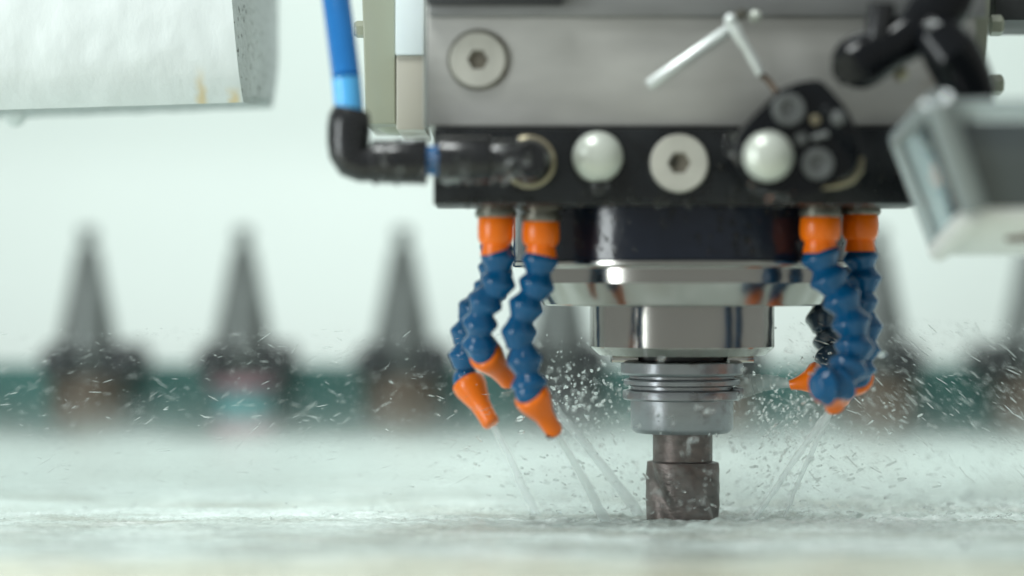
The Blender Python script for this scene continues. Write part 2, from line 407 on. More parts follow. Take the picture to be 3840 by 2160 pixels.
ZT = -0.1187
def build_work_surface():
    xs = np.concatenate([np.linspace(-1.0, -0.42, 60)[:-1], np.linspace(-0.42, 0.42, 560), np.linspace(0.42, 1.0, 60)[1:]])
    ys = np.concatenate([np.linspace(-0.45, -0.12, 110)[:-1], np.linspace(-0.12, 0.12, 190), np.linspace(0.12, 1.1, 200)[1:]])
    X, Y = np.meshgrid(xs, ys)
    def fbm(x, y, base, octs, seed):
        r = np.random.default_rng(seed); z = np.zeros_like(x); amp = 1.0; tot = 0
        for o in range(octs):
            for _ in range(5):
                a = r.uniform(0, 2 * math.pi); f = base * (2 ** o) * r.uniform(0.7, 1.4); ph = r.uniform(0, 6.28)
                ph2 = r.uniform(0, 6.28); 
                z += amp * np.sin((x * math.cos(a) + y * math.sin(a)) * f + ph + 1.3 * np.sin((x * math.sin(a) - y * math.cos(a)) * f * 0.6 + ph2))
                tot += amp
            amp *= 0.6
        return z / math.sqrt(tot)
    Z = np.full_like(X, ZT)
    d = np.hypot(X - 0.0875, Y)
    # slow swell of the coolant film and finer ripples, rougher around the cutter and to the right of it
    swirl = np.exp(-(d / 0.13) ** 2)
    right = 1 / (1 + np.exp(-(X - 0.13) / 0.03)) * np.exp(-((Y - 0.03) / 0.07) ** 2)
    Z += 0.00055 * fbm(X, Y, 40, 3, 1)
    Z += (0.00022 + 0.0009 * swirl + 0.0012 * right) * fbm(X, Y * 1.4, 190, 4, 2)
    front = np.exp(-((Y - 0.01) / 0.09) ** 2)
    Z += 0.00020 * (0.35 + front * 0.5 + swirl + 1.3 * right) * fbm(X, Y * 1.2, 620, 2, 5)
    # cutter track: shallow step behind y = -0.022
    step = 1 / (1 + np.exp(-(Y + 0.024 + 0.0015 * np.sin(X * 21)) / 0.0012))
    Z += 0.0016 * (1 - step)
    # crossed tool marks left of the cutter
    left = 1 / (1 + np.exp((X - 0.03) / 0.02)) * np.exp(-((Y + 0.005) / 0.035) ** 2)
    w1 = np.abs(np.sin((X * 0.9 + Y * 1.0) * 2 * math.pi / 0.011)); w2 = np.abs(np.sin((X * 0.25 - Y * 1.0) * 2 * math.pi / 0.016))
    Z += left * 0.0010 * ((1 - w1) ** 3 + (1 - w2) ** 3)
    # clear the hole under the cutter
    nx = len(xs); ny = len(ys)
    v = np.stack([X.ravel(), Y.ravel(), Z.ravel() - ZT], 1)
    i = np.arange(nx * ny).reshape(ny, nx)
    f = np.stack([i[:-1, :-1], i[:-1, 1:], i[1:, 1:], i[1:, :-1]], -1).reshape(-1, 4)
    me = bpy.data.meshes.new('work_surface')
    me.vertices.add(len(v)); me.vertices.foreach_set('co', v.ravel())
    me.loops.add(f.size); me.loops.foreach_set('vertex_index', f.ravel())
    me.polygons.add(len(f)); me.polygons.foreach_set('loop_start', np.arange(0, f.size, 4)); me.polygons.foreach_set('loop_total', np.full(len(f), 4))
    me.polygons.foreach_set('use_smooth', np.ones(len(f), bool))
    me.update(); me.validate()
    me.materials.append(M['work'])
    o = bpy.data.objects.new('work_surface', me); col.objects.link(o); o.location = (0, 0, ZT)
    o['kind'] = 'structure'; o['label'] = 'flooded pale machined work surface under the cutter'
build_work_surface()

# ------------------------------------------------------------------ tool magazine behind
YR = 0.60
def box_px(x0, y0, x1, y1, Ya, Yb, bev=0.0, g=None):
    """box whose FRONT face covers the pixel rectangle at depth Ya"""
    a = P(x0, y1, Ya); b = P(x1, y0, Ya)
    return (g or Geo()).box((a.x, Ya, a.z), (b.x, Yb, b.z), bev)
rail_o = P(1920, 1620, YR + 0.05)
mag = thing('tool_magazine', rail_o, 'dark teal tool magazine rail behind the spray with charcoal grippers', 'tool magazine')
box_px(-700, 1368, 4600, 1622, YR + 0.035, YR + 0.075, 0.004).build('rail', 'teal', mag)
box_px(-700, 1623, 4600, 1690, YR + 0.045, YR + 0.07, 0.003).build('lower_rail', 'gripper', mag)
tool_px = [330, 912, 1510, 2100, 2690, 3290, 3868]
for px in tool_px:
    for s in (-1, 1):
        pts = [(62, 1400), (62, 1325), (100, 1290), (150, 1290), (182, 1330), (180, 1400), (120, 1420)]
        q = [P(px + s * a, b, YR - 0.04) for a, b in pts]
        if s < 0: q.reverse()
        Geo().prism([(v.x, v.z) for v in q], YR - 0.042, YR + 0.034, 0.002).build('gripper', 'gripper', mag)
bodies = ['brown', 'pink', 'brown', 'gripper', 'brown', 'brown', 'brown']
tlabels = {
           0: 'blurred upturned taper tool holder with brown body, leftmost in magazine',
           1: 'blurred upturned taper tool holder with pink and aqua collars',
           2: 'blurred upturned taper tool holder left of the blue hoses',
           3: 'upturned taper tool holder behind the two left blue hoses',
           4: 'upturned taper tool holder hidden behind the spindle nose',
           5: 'upturned taper tool holder right behind the right blue hoses',
           6: 'upturned taper tool holder cut by the right picture edge'}
for k, px in enumerate(tool_px):
    base = P(px, 1680, YR)
    t = thing('magazine_tool', base, tlabels[k], 'tool holder', 'tools held in the magazine')
    def yy(p): return (p - 850) / S * (D + YR) / D
    top = P(px, 850, YR); r = lambda p: R(p, YR)
    Geo().lathe([(r(16), yy(850)), (r(32), yy(856)), (r(36), yy(868)), (r(36), yy(898)), (r(26), yy(906)), (r(26), yy(925)), (r(44), yy(932)), (r(46), yy(945))], top, n=28).build('pull_stud', 'taper', t)
    Geo().lathe([(r(46), yy(946)), (r(115), yy(1290))], top, n=40).build('taper', 'taper', t)
    Geo().lathe([(r(115), yy(1291)), (r(134), yy(1296)), (r(134), yy(1325)), (r(112), yy(1340)), (r(112), yy(1362)), (r(134), yy(1377)), (r(134), yy(1400)), (r(110), yy(1408))], top, n=40).build('flange', 'taper', t)
    if k == 1:
        Geo().lathe([(r(120), yy(1409)), (r(132), yy(1415)), (r(132), yy(1455)), (r(118), yy(1460))], top, n=32).build('collar', 'pink', t)
        Geo().lathe([(r(108), yy(1461)), (r(108), yy(1572))], top, n=32).build('collar', 'aqua', t)
        Geo().lathe([(r(118), yy(1573)), (r(118), yy(1640)), (r(60), yy(1650)), (r(60), yy(1700))], top, n=32).build('tool', 'pink', t)
    else:
        Geo().lathe([(r(140), yy(1409)), (r(145), yy(1420)), (r(140), yy(1580)), (r(120), yy(1600)), (r(85), yy(1605)), (r(85), yy(1700))], top, n=32).build('tool_body', bodies[k], t)

# ------------------------------------------------------------------ white casting, top left
def casting():
    t = thing('machine_casting', P(400, 430, 0.03), 'white painted cast arm with pitted end face, top left', 'casting')
    f = [P(-900, 434, 0.0), P(905, 378, 0.0), P(868, -80, 0.0), P(-900, -80, 0.0)]
    b = [P(-900, 479, 0.16), P(1022, 404, 0.16), P(1042, -80, 0.16), P(-900, -80, 0.16)]
    # front face built as a gridded sheet that rolls under at the bottom
    n = 70; vs = []; fs = []
    for j in range(n + 1):
        s = j / n
        for i in range(n + 1):
            u = i / n
            p = (f[0] * (1 - u) + f[1] * u) * (1 - s) + (f[3] * (1 - u) + f[2] * u) * s
            # end edge curves in towards the bottom, face leans back a little at the top
            edge = 0.010 * u ** 8 * (0.25 - min(s, 0.25)) / 0.25
            p = p + Vector((edge * 0.0, 0.010 * (1 - s) ** 6, 0)) + Vector((0, -0.006 * math.sin(s * 2.4), 0))
            dz = 0.0009 * mnoise.noise(Vector((p.x * 55, p.z * 45, 3.1))) + 0.0006 * mnoise.noise(Vector((p.x * 130, p.z * 90, 7.7)))
            p.y += dz
            vs.append(p)
    w = n + 1
    for j in range(n):
        for i in range(n): fs.append((j * w + i, j * w + i + 1, (j + 1) * w + i + 1, (j + 1) * w + i))
    bot = [vs[i] for i in range(w)]; rt = [vs[j * w + n] for j in range(w)]
    Geo().add(vs, fs).build('front_face', 'casting', t, recalc=False)
    # underside
    vs2 = []; fs2 = []
    rows = 5
    for j in range(rows + 1):
        s = j / rows
        for i in range(w):
            u = i / n
            q = b[0] * (1 - u) + b[1] * u
            p = bot[i] * (1 - s) + q * s
            if j == rows: p.z += 0.0012 * mnoise.noise(Vector((p.x * 90, 1.0, 2.0))) + 0.0006 * mnoise.noise(Vector((p.x * 260, 4.0, 2.0)))
            vs2.append(p)
    for j in range(rows):
        for i in range(n): fs2.append((j * w + i, (j + 1) * w + i, (j + 1) * w + i + 1, j * w + i + 1))
    Geo().add(vs2, fs2).build('underside', 'casting_raw', t, recalc=False)
    # pitted end face
    vs3 = []; fs3 = []
    for j in range(w):
        s = j / n
        q = b[1] * (1 - s) + b[2] * s
        # corner of the end face is rounded off
        q = q + Vector((0.0035 * math.sin(min(1, s * 2.4) * math.pi / 2), 0, 0)) - Vector((0.003 * s, 0, 0))
        for i in range(9):
            p = rt[j] * (1 - i / 8) + q * (i / 8)
            p.x += 0.004 * math.sin(i / 8 * math.pi) * (1 if s > 0.05 else s / 0.05)
            vs3.append(p)
    for j in range(n):
        for i in range(8): fs3.append((j * 9 + i, j * 9 + i + 1, (j + 1) * 9 + i + 1, (j + 1) * 9 + i))
    Geo().add(vs3, fs3).build('end_face', 'casting_raw', t, recalc=False)
    # rear closes the body
    Geo().add([b[0], b[1], b[2], b[3]], [(3, 2, 1, 0)]).build('rear_face', 'casting', t, recalc=False)
    # hanging coolant lip
    c = P(58, 432, 0.10)
    Geo().lathe([(0.0015, -0.006), (R(62), -0.003), (R(56), 0.0005), (R(38), R(24)), (R(22), R(42)), (R(8), R(48))], c, n=24).build('hanging_drip', 'casting', t)
casting()

# ------------------------------------------------------------------ headstock block
YB = -0.100
hs = thing('headstock', P(2600, 475, YB), 'ground grey steel headstock block across the top', 'headstock')
box_px(1600, -260, 3660, 476, YB, 0.10, 0.0016).build('block', 'ground_steel', hs)
box_px(1606, -300, 3700, 62, YB - 0.004, YB - 0.0003, 0.0012).build('top_bar', 'ground_dark', hs)
box_px(1600, -300, 2110, 14, YB - 0.014, YB - 0.0045, 0.001).build('top_lip', 'steel_edge', hs)
socket_screw(1793, 225, YB - 0.0015, 106, hs)
c = P(1793, 225, YB); 
Geo().lathe([(R(116, YB), 0.0), (R(116, YB), 0.0006), (R(104, YB), 0.0008)], (c.x, YB - 0.0002, c.z), axis=(0, -1, 0), n=48, cap=False).build('counterbore_rim', 'zinc', hs)
# pale bevelled strip down the left edge and the side members behind it
box_px(1588, -200, 1600, 478, YB + 0.004, YB + 0.02, 0.001).build('edge_strip', 'pale_edge', hs)
box_px(1482, -200, 1590, 206, -0.045, 0.05, 0.001).build('white_spacer', 'white_block', hs)
box_px(1486, 207, 1594, 488, -0.043, 0.05, 0.001).build('cream_spacer', 'cream', hs)
q = [P(1352, -200, -0.03), P(1480, -200, -0.03), P(1484, 466, -0.03), P(1372, 466, -0.03)]
Geo().prism([(v.x, v.z) for v in q], -0.03, 0.06, 0.001).build('side_plate', 'olive', hs)
c = P(1350, 110, -0.01)
Geo().lathe([(R(28), -0.002), (R(32), 0.0), (R(32), R(40)), (R(24), R(52))], (c.x + R(30), -0.01, c.z), axis=(-1, 0, 0), n=6, cap=True).build('side_bolt', 'olive', hs)
c = P(1490, 470, 0.0)
Geo().lathe([(R(80), 0.0), (R(78), R(10)), (R(60), R(26)), (R(30), R(36)), (R(6), R(38))], c, n=24).build('bottom_cap', 'olive', hs)
# right-hand side plate
q = [P(3608, -200, -0.06), P(3728, -200, -0.06), P(3690, 350, -0.06), P(3600, 350, -0.06)]
Geo().prism([(v.x, v.z) for v in q], -0.06, 0.03, 0.001).build('side_plate', 'olive', hs)
for y in (95, 318):
    c = P(3715, y, -0.05)
    Geo().lathe([(R(38), 0), (R(38), R(34)), (R(28), R(44))], c, axis=(1, 0, 0), n=6).build('side_bolt', 'olive', hs)
box_px(3730, -200, 4100, 76, -0.02, 0.05, 0.001).build('dark_cap', 'steel_edge', hs)

# ------------------------------------------------------------------ black coolant manifold plate
YM = -0.106
mf = thing('coolant_manifold', P(2530, 770, YM), 'black steel coolant manifold bar bolted under the grey block', 'manifold')
box_px(1625, 480, 3470, 768, YM, -0.05, 0.001).build('bar', 'black', mf)
socket_screw(2548, 612, YM - 0.0015, 110, mf, hexpx=42)
c = P(2240, 590, YM)
ball = Geo().lathe([(R(100, YM), -0.001), (R(100, YM), 0.002), (R(95, YM), 0.003)], (c.x, YM, c.z), axis=(0, -1, 0), n=40).build('plug_seat', 'black', mf)
Geo().ball((c.x, YM - 0.004, c.z), R(95, YM), 40, (1, 0.75, 1)).build('ball_plug', 'pearl', mf)
dr = P(2250, 698, YM - 0.004)
d = Geo().lathe([(R(20), -0.004), (R(28), 0.0), (R(27), 0.002), (R(17), 0.0042), (R(4), 0.005)], dr, n=20).build('water_drop', 'water', None)
tag(d, 'water drop hanging from the lone white ball plug', 'water drop', 'hanging drops')

# ------------------------------------------------------------------ spindle nose
XC = 2557.0
sp = thing('spindle_nose', P(XC, 1330, 0), 'polished spindle nose with black collar and steel flange ring', 'spindle')
def zz(p): return (p - 770) / S
top = P(XC, 770, 0)
Geo().lathe([(R(600), -0.037), (R(600), -0.001), (R(628), 0.0), (R(632), 0.0006), (R(632), zz(978)), (R(628), zz(983))], top, n=128).build('black_collar', 'black_disc', sp, ang=14)
Geo().lathe([(R(630), zz(983.5)), (R(634), zz(986)), (R(634), zz(997)), (R(626), zz(1003)), (R(575), zz(1006)), (R(572), zz(1010)), (R(571), zz(1062)), (R(569), zz(1066)), (R(522), zz(1140)), (R(516), zz(1145)), (R(340), zz(1146))], top, n=128).build('flange_ring', 'chrome', sp, ang=14)
Geo().lathe([(R(345), zz(1146.5)), (R(345), zz(1298)), (R(342), zz(1303)), (R(312), zz(1330)), (R(170), zz(1331))], top, n=128).build('nose_barrel', 'chrome', sp, ang=14)
for s in (-1, 1):
    c = P(XC, 1331, 0)
    Geo().box((c.x + s * R(215) - R(50), -0.008, c.z - R(28)), (c.x + s * R(215) + R(50), 0.008, c.z - 0.0001), 0.0005).build('drive_key', 'chrome_soft', sp)

# ------------------------------------------------------------------ tool holder and cutter
th = thing('tool_holder', P(XC, 1620, 0), 'grey steel tool holder with grooved flange under the spindle nose', 'tool holder')
top = P(XC, 1331.5, 0)
def z2(p): return (p - 1331.5) / S
Geo().lathe([(R(165), 0), (R(165), z2(1350)), (R(168), z2(1352))], top, n=96).build('neck', 'steel_edge', th)
Geo().lathe([(R(205), z2(1352.5)), (R(226), z2(1356)), (R(229), z2(1360)), (R(229), z2(1396)), (R(222), z2(1404)), (R(196), z2(1409)), (R(196), z2(1417)), (R(214), z2(1421)), (R(218), z2(1426)), (R(218), z2(1440)), (R(190), z2(1447)), (R(190), z2(1457)), (R(220), z2(1463)), (R(222), z2(1468)), (R(222), z2(1492)), (R(214), z2(1498)), (R(192), z2(1499))], top, n=96).build('flange', 'holder', th)
Geo().lathe([(R(192), z2(1499.5)), (R(192), z2(1602)), (R(189), z2(1610)), (R(176), z2(1621)), (R(100), z2(1622))], top, n=96).build('chuck_body', 'holder', th)
c = P(2768, 1467, 0)
Geo().box((c.x - R(28), -0.009, c.z - R(15)), (c.x + R(16), 0.005, c.z + R(15)), 0.0008).build('drive_lug', 'holder', th)
c = P(2640, 1545, 0)
em = thing('end_mill', P(2562, 1965, 0), 'worn brown end mill cutting the flooded surface', 'end mill')
top = P(2560, 1622.5, 0)
def z3(p): return (p - 1622.5) / S
Geo().lathe([(R(112), 0), (R(112), z3(1726))], top, n=64).build('shank', 'cutter', em)
def flutes(thv, t):
    a = thv * 4 + t * 150
    s = 0.5 + 0.5 * math.sin(a)
    return -0.15 * s ** 3 + 0.006 * math.sin(thv * 9 + t * 700)
pr = [(R(118), z3(1727))] + [(R(138), z3(1732 + 250 * k / 70)) for k in range(71)]
Geo().lathe(pr, top, n=112, wob=flutes).build('fluted_body', 'cutter', em)

# ------------------------------------------------------------------ left push-in fitting with blue air tube
YF = -0.125
fit = thing('tube_fitting', P(1560, 690, YF), 'black push-in elbow fitting with blue tube on the left end', 'fitting')
def cyl(g, p0, p1, r0, r1=None, n=36, edge=0.12):
    p0 = Vector(p0); p1 = Vector(p1); r1 = r1 or r0; L_ = (p1 - p0).length; e = min(r0, r1) * edge
    return g.lathe([(r0 - e, 0), (r0 - e * 0.3, e * 0.3), (r0, e), (r1, L_ - e), (r1 - e * 0.3, L_ - e * 0.3), (r1 - e, L_)], p0, axis=p1 - p0, n=n)
# tube: rises out of the elbow and leaves the frame at the top
tp = [P(1310, 425, YF), P(1304, 350, YF), P(1298, 290, YF), P(1284, 180, YF + 0.004), P(1266, 40, YF + 0.01), P(1244, -120, YF + 0.02)]
Geo().tube([tp[2], tp[3], tp[4], tp[5]], R(54, YF), 32).build('blue_tube', 'blue_tube', fit)
Geo().tube([tp[0], tp[1], tp[2] + (tp[1] - tp[2]) * 0.001], R(54.5, YF), 32).build('blue_tube', 'blue_tube_backlit', fit)
g = Geo()
el = []
cpts = [(1318, 408), (1312, 440), (1308, 480), (1306, 530), (1310, 572), (1326, 602), (1356, 614), (1400, 614)]
g.tube([P(a, b, YF) for a, b in cpts], [R(x, YF) for x in (66, 80, 82, 80, 78, 74, 70, 68)], 36)
g.build('elbow', 'blk_plastic', fit)
cyl(Geo(), P(1392, 606, YF), P(1602, 606, YF), R(82, YF), R(86, YF)).build('release_sleeve', 'blk_plastic', fit)
Geo().tube([P(1598, 602, YF), P(1650, 602, YF)], R(56, YF), 32).build('blue_tube', 'blue_tube', fit)
cyl(Geo(), P(1644, 598, YF), P(1842, 598, YF), R(88, YF), R(86, YF)).build('release_sleeve', 'blk_plastic', fit)
cyl(Geo(), P(1840, 598, YF), P(1985, 598, YF), R(74, YF), R(76, YF)).build('elbow', 'blk_plastic', fit)
c = P(1985, 598, YF)
Geo().lathe([(R(10, YF), -0.0105), (R(60, YF), -0.0098), (R(78, YF), -0.006), (R(80, YF), 0.0), (R(80, YF), 0.017)], c, axis=(0, 1, 0), n=40).build('banjo_head', 'blk_plastic', fit)
c = P(1985, 608, YM)
Geo().lathe([(R(96, YM), 0.0), (R(100, YM), -0.003), (R(88, YM), -0.0042), (R(84, YM), -0.0042)], c, axis=(0, 1, 0), n=40, cap=False).build('seal_ring', 'brass', fit)

# ------------------------------------------------------------------ right-hand black cover with bolts
YC = -0.150
cv = thing('cam_cover', P(3000, 740, YC), 'black rounded cover with three bolts and a white ball, right of centre', 'cover')
outl = [(2931, 330), (3000, 307), (3060, 297), (3086, 304), (3125, 349), (3162, 392), (3189, 432), (3212, 478), (3227, 530), (3228, 580), (3215, 630), (3178, 668),
        (3110, 690), (3037, 704), (2990, 722), (2943, 736), (2895, 728), (2842, 700), (2800, 666), (2772, 626), (2757, 574), (2760, 524), (2791, 474), (2838, 425), (2886, 378)]
q = [P(a, b, YC) for a, b in outl]
Geo().prism([(v.x, v.z) for v in q], YC, YM - 0.0005, 0.002, 3).build('body', 'gloss_black', cv)
def button(px, py, rp, name, m, h=0.005, dish=True):
    c = P(px, py, YC); r = R(rp, YC)
    prof = [(r, 0.0), (r, h * 0.6), (r * 0.9, h), (r * 0.62, h), (r * 0.56, h * 0.55), (r * 0.02, h * 0.5)] if dish else [(r, 0), (r, h * 0.4), (r * 0.75, h * 0.85), (r * 0.3, h), (r * 0.02, h)]
    return Geo().lathe(prof, (c.x, YC + 0.0003, c.z), axis=(0, -1, 0), n=32).build(name, m, cv)
M['bolt_grey'] = mat('zinc_bolt', (0.16, 0.17, 0.17), 0.4, 0.4, var=0.15, vscale=80)
button(2955, 412, 62, 'bolt', 'bolt_grey'); button(3065, 615, 60, 'bolt', 'bolt_grey')
button(3143, 442, 30, 'rivet', 'bolt_grey', 0.003, False); button(3057, 450, 20, 'rivet', 'brass', 0.002, False)
button(3100, 418, 24, 'rivet', 'black', 0.002, False)
button(3005, 520, 26, 'rivet', 'bolt_grey', 0.002, False)
a = P(3045, 520, YC - 0.001); b = P(3105, 502, YC - 0.001)
Geo().tube([a, b], R(13, YC), 12).build('pin', 'bolt_grey', cv)
c = P(2878, 587, YC)
Geo().ball((c.x, YC - 0.003, c.z), R(94, YC), 40, (1, 0.75, 1)).build('ball_plug', 'pearl', cv)
# brass rim curling round the lower right and clear bead along the left and bottom
pts = [P(a, b, YC + 0.012) for a, b in ((3232, 590), (3222, 640), (3190, 676), (3140, 694), (3085, 704))]
Geo().tube(pts, [R(x, YC) for x in (10, 15, 16, 14, 8)], 14).build('brass_rim', 'brass', cv)
for k, (a, b, r0, r1, lab) in enumerate(((2742, 545, 26, 44, 'clear water bead clinging to the left edge of the black cover'),
                                    (2836, 704, 30, 26, 'clear water bead at the lower left of the black cover'),
                                    (2915, 752, 46, 24, 'clear water bead hanging under the black cover'),
                                    (3163, 302, 20, 20, 'bright round water drop above the black cover'))):
    o = Geo().ball(P(a, b, YC + 0.006), R(1, YC), 20, (r0, 16, r1)).build('water_drop', 'water')
    tag(o, lab, 'water drop', 'hanging drops')

# ------------------------------------------------------------------ bent steel rod (chain of links) in front of the block
YK = -0.118
rod = thing('bent_rod', P(2870, 285, YK), 'bright bent steel rod in front of the grey block', 'rod')
cyl(Geo(), P(2430, 322, YK), P(2738, 108, YK + 0.004), R(24, YK), n=24, edge=0.4).build('long_arm', 'bright_rod', rod)
Geo().tube([P(2740, 76, YK - 0.006), P(2752, 100, YK - 0.006), P(2772, 138, YK - 0.005), P(2798, 178, YK - 0.004), P(2826, 226, YK - 0.003), P(2852, 278, YK - 0.002)], [R(x, YK) for x in (21, 23, 22, 18, 20, 16)], 20).build('short_arm', 'bright_rod', rod)
Geo().ball(P(2739, 74, YK - 0.007), R(24, YK), 20).build('knuckle', 'bright_rod', rod)
cyl(Geo(), P(2739, 74, YK - 0.003), P(2790, 50, YK + 0.004), R(19, YK), n=20).build('stub', 'zinc', rod)
Geo().ball(P(2832, 62, YK + 0.006), R(26, YK), 20).build('highlight_dot', 'pearl', rod)  # pale ball standing in for a highlight dot near the rod
Geo().tube([P(2852, 278, YK), P(2880, 300, YK), P(2912, 345, YK - 0.003)], R(12, YK), 14).build('tail', 'brown', rod)

# ------------------------------------------------------------------ black elbow fittings, top right
YE = -0.150
ef = thing('elbow_fitting', P(3300, 320, YE), 'black glossy elbow fitting slanting up at the top right', 'fitting')
Geo().tube([P(3172, 262, YE - 0.002), P(3180, 256, YE), P(3196, 246, YE), P(3240, 224, YE), P(3330, 180, YE), P(3420, 128, YE), P(3480, 80, YE), P(3540, 0, YE), P(3580, -80, YE)],
           [R(x, YE) for x in (58, 84, 100, 106, 88, 92, 116, 112, 100)], 36).build('body', 'gloss_black', ef)
Geo().tube([P(3290, 150, YE - 0.004), P(3300, 90, YE - 0.004), P(3308, 15, YE - 0.004)], [R(x, YE) for x in (52, 54, 50)], 24).build('side_port', 'blk_plastic', ef)
cyl(Geo(), P(3338, 262, YE + 0.012), P(3372, 236, YE + 0.012), R(62, YE), n=32).build('collar', 'brass', ef)
ef2 = thing('elbow_fitting', P(3640, 330, YE), 'black elbow fitting turning down above the clear box', 'fitting')
Geo().tube([P(3500, 120, YE - 0.01), P(3530, 150, YE - 0.016), P(3560, 190, YE - 0.018), P(3590, 240, YE - 0.014), P(3618, 300, YE - 0.01), P(3640, 360, YE - 0.006)],
           [R(x, YE) for x in (70, 94, 104, 106, 104, 98)], 36).build('body', 'gloss_black', ef2)
cyl(Geo(), P(3625, 310, YE - 0.009), P(3652, 400, YE - 0.004), R(82, YE), n=32).build('release_sleeve', 'blk_plastic', ef2)

# ------------------------------------------------------------------ clear box at the right, close to the lens
YX = -0.21
bx = thing('clear_box', P(3600, 930, YX), 'clear plastic box with smoked front near the lens at right', 'box')
TLf = P(3512, 372, YX - 0.02); BLf = P(3652, 778, YX)
TLb = P(3368, 520, YX + 0.05); BLb = P(3520, 925, YX + 0.07)
W = Vector((0.16, 0.0, 0.0))
TRf, BRf, TRb, BRb = TLf + W, BLf + W, TLb + W, BLb + W
th_ = 0.003
# side wall
nrm = (BLf - TLf).cross(TLb - TLf).normalized()
if nrm.x > 0: nrm = -nrm
off = -nrm * th_
Geo().hexa([BLf, BLb, TLb, TLf, BLf + off, BLb + off, TLb + off, TLf + off], 0.0006).build('side_wall', 'acrylic', bx)
ins = Vector((0.016, 0.0, 0.0))
def inb(p, q_, f): return p + (q_ - p) * f
Geo().hexa([inb(BLf, BLb, .2) + ins, inb(BRf, BRb, .2), inb(TRf, TRb, .2) - Vector((0, 0, .006)), inb(TLf, TLb, .2) + ins - Vector((0, 0, .006)), inb(BLf, BLb, .95) + ins, inb(BRf, BRb, .95), inb(TRf, TRb, .95), inb(TLf, TLb, .95) + ins], 0.001).build('inner_housing', 'dark_panel', bx)
def bar(a, b, r, m, name='edge_bar'):
    Geo().tube([a, a + (b - a) * 0.5, b], r, 16).build(name, m, bx)
bar(TLf, BLf, 0.0062, 'acrylic_edge'); bar(TLf, TLb, 0.004, 'acrylic_edge'); bar(TLb, BLb, 0.0042, 'acrylic_edge')
u = (TLf - BLf)
m0 = BLf + W * 0.02 + u * 0.02; 
Geo().hexa([BLf + Vector((.006, 0, 0)), BRf, BRf + u * 0.80, BLf + u * 0.80 + Vector((.006, 0, 0)), BLf + Vector((.006, .003, 0)), BRf + Vector((0, .003, 0)), BRf + u * 0.80 + Vector((0, .003, 0)), BLf + u * 0.80 + Vector((.006, .003, 0))], 0.0004).build('front_panel', 'dark_panel', bx)
Geo().hexa([BLf + u * 0.815, BRf + u * 0.815, TRf, TLf, BLf + u * 0.815 + Vector((0, .004, 0)), BRf + u * .815 + Vector((0, .004, 0)), TRf + Vector((0, .004, 0)), TLf + Vector((0, .004, 0))], 0.0008).build('top_band', 'acrylic_edge', bx)
# white base plate under it
dn = Vector((0, 0, -0.001))
Geo().hexa([BLb + dn * 4, BRb + dn * 4, BRb, BLb, BLf + dn * 4, BRf + dn * 4, BRf, BLf], 0.0005).build('base_plate', 'white_panel', bx)
bar(BLf + dn * 2, BLb + dn * 2, 0.0048, 'white_panel', 'base_edge')
# printed marks on the underside of the plate
def onbase(s, t): return BLf * (1 - t) + BLb * t + W * s + dn * 4.6
for (s0, s1, t0, t1, m_) in ((0.14, 0.27, 0.52, 0.40, 'dark_mark'), (0.24, 0.36, 0.40, 0.30, 'red_mark')):
    Geo().tube([onbase(s0, t0), onbase((s0 + s1) / 2, (t0 + t1) / 2), onbase(s1, t1)], [0.0012, 0.002, 0.001], 8).build('printed_mark', m_, bx)

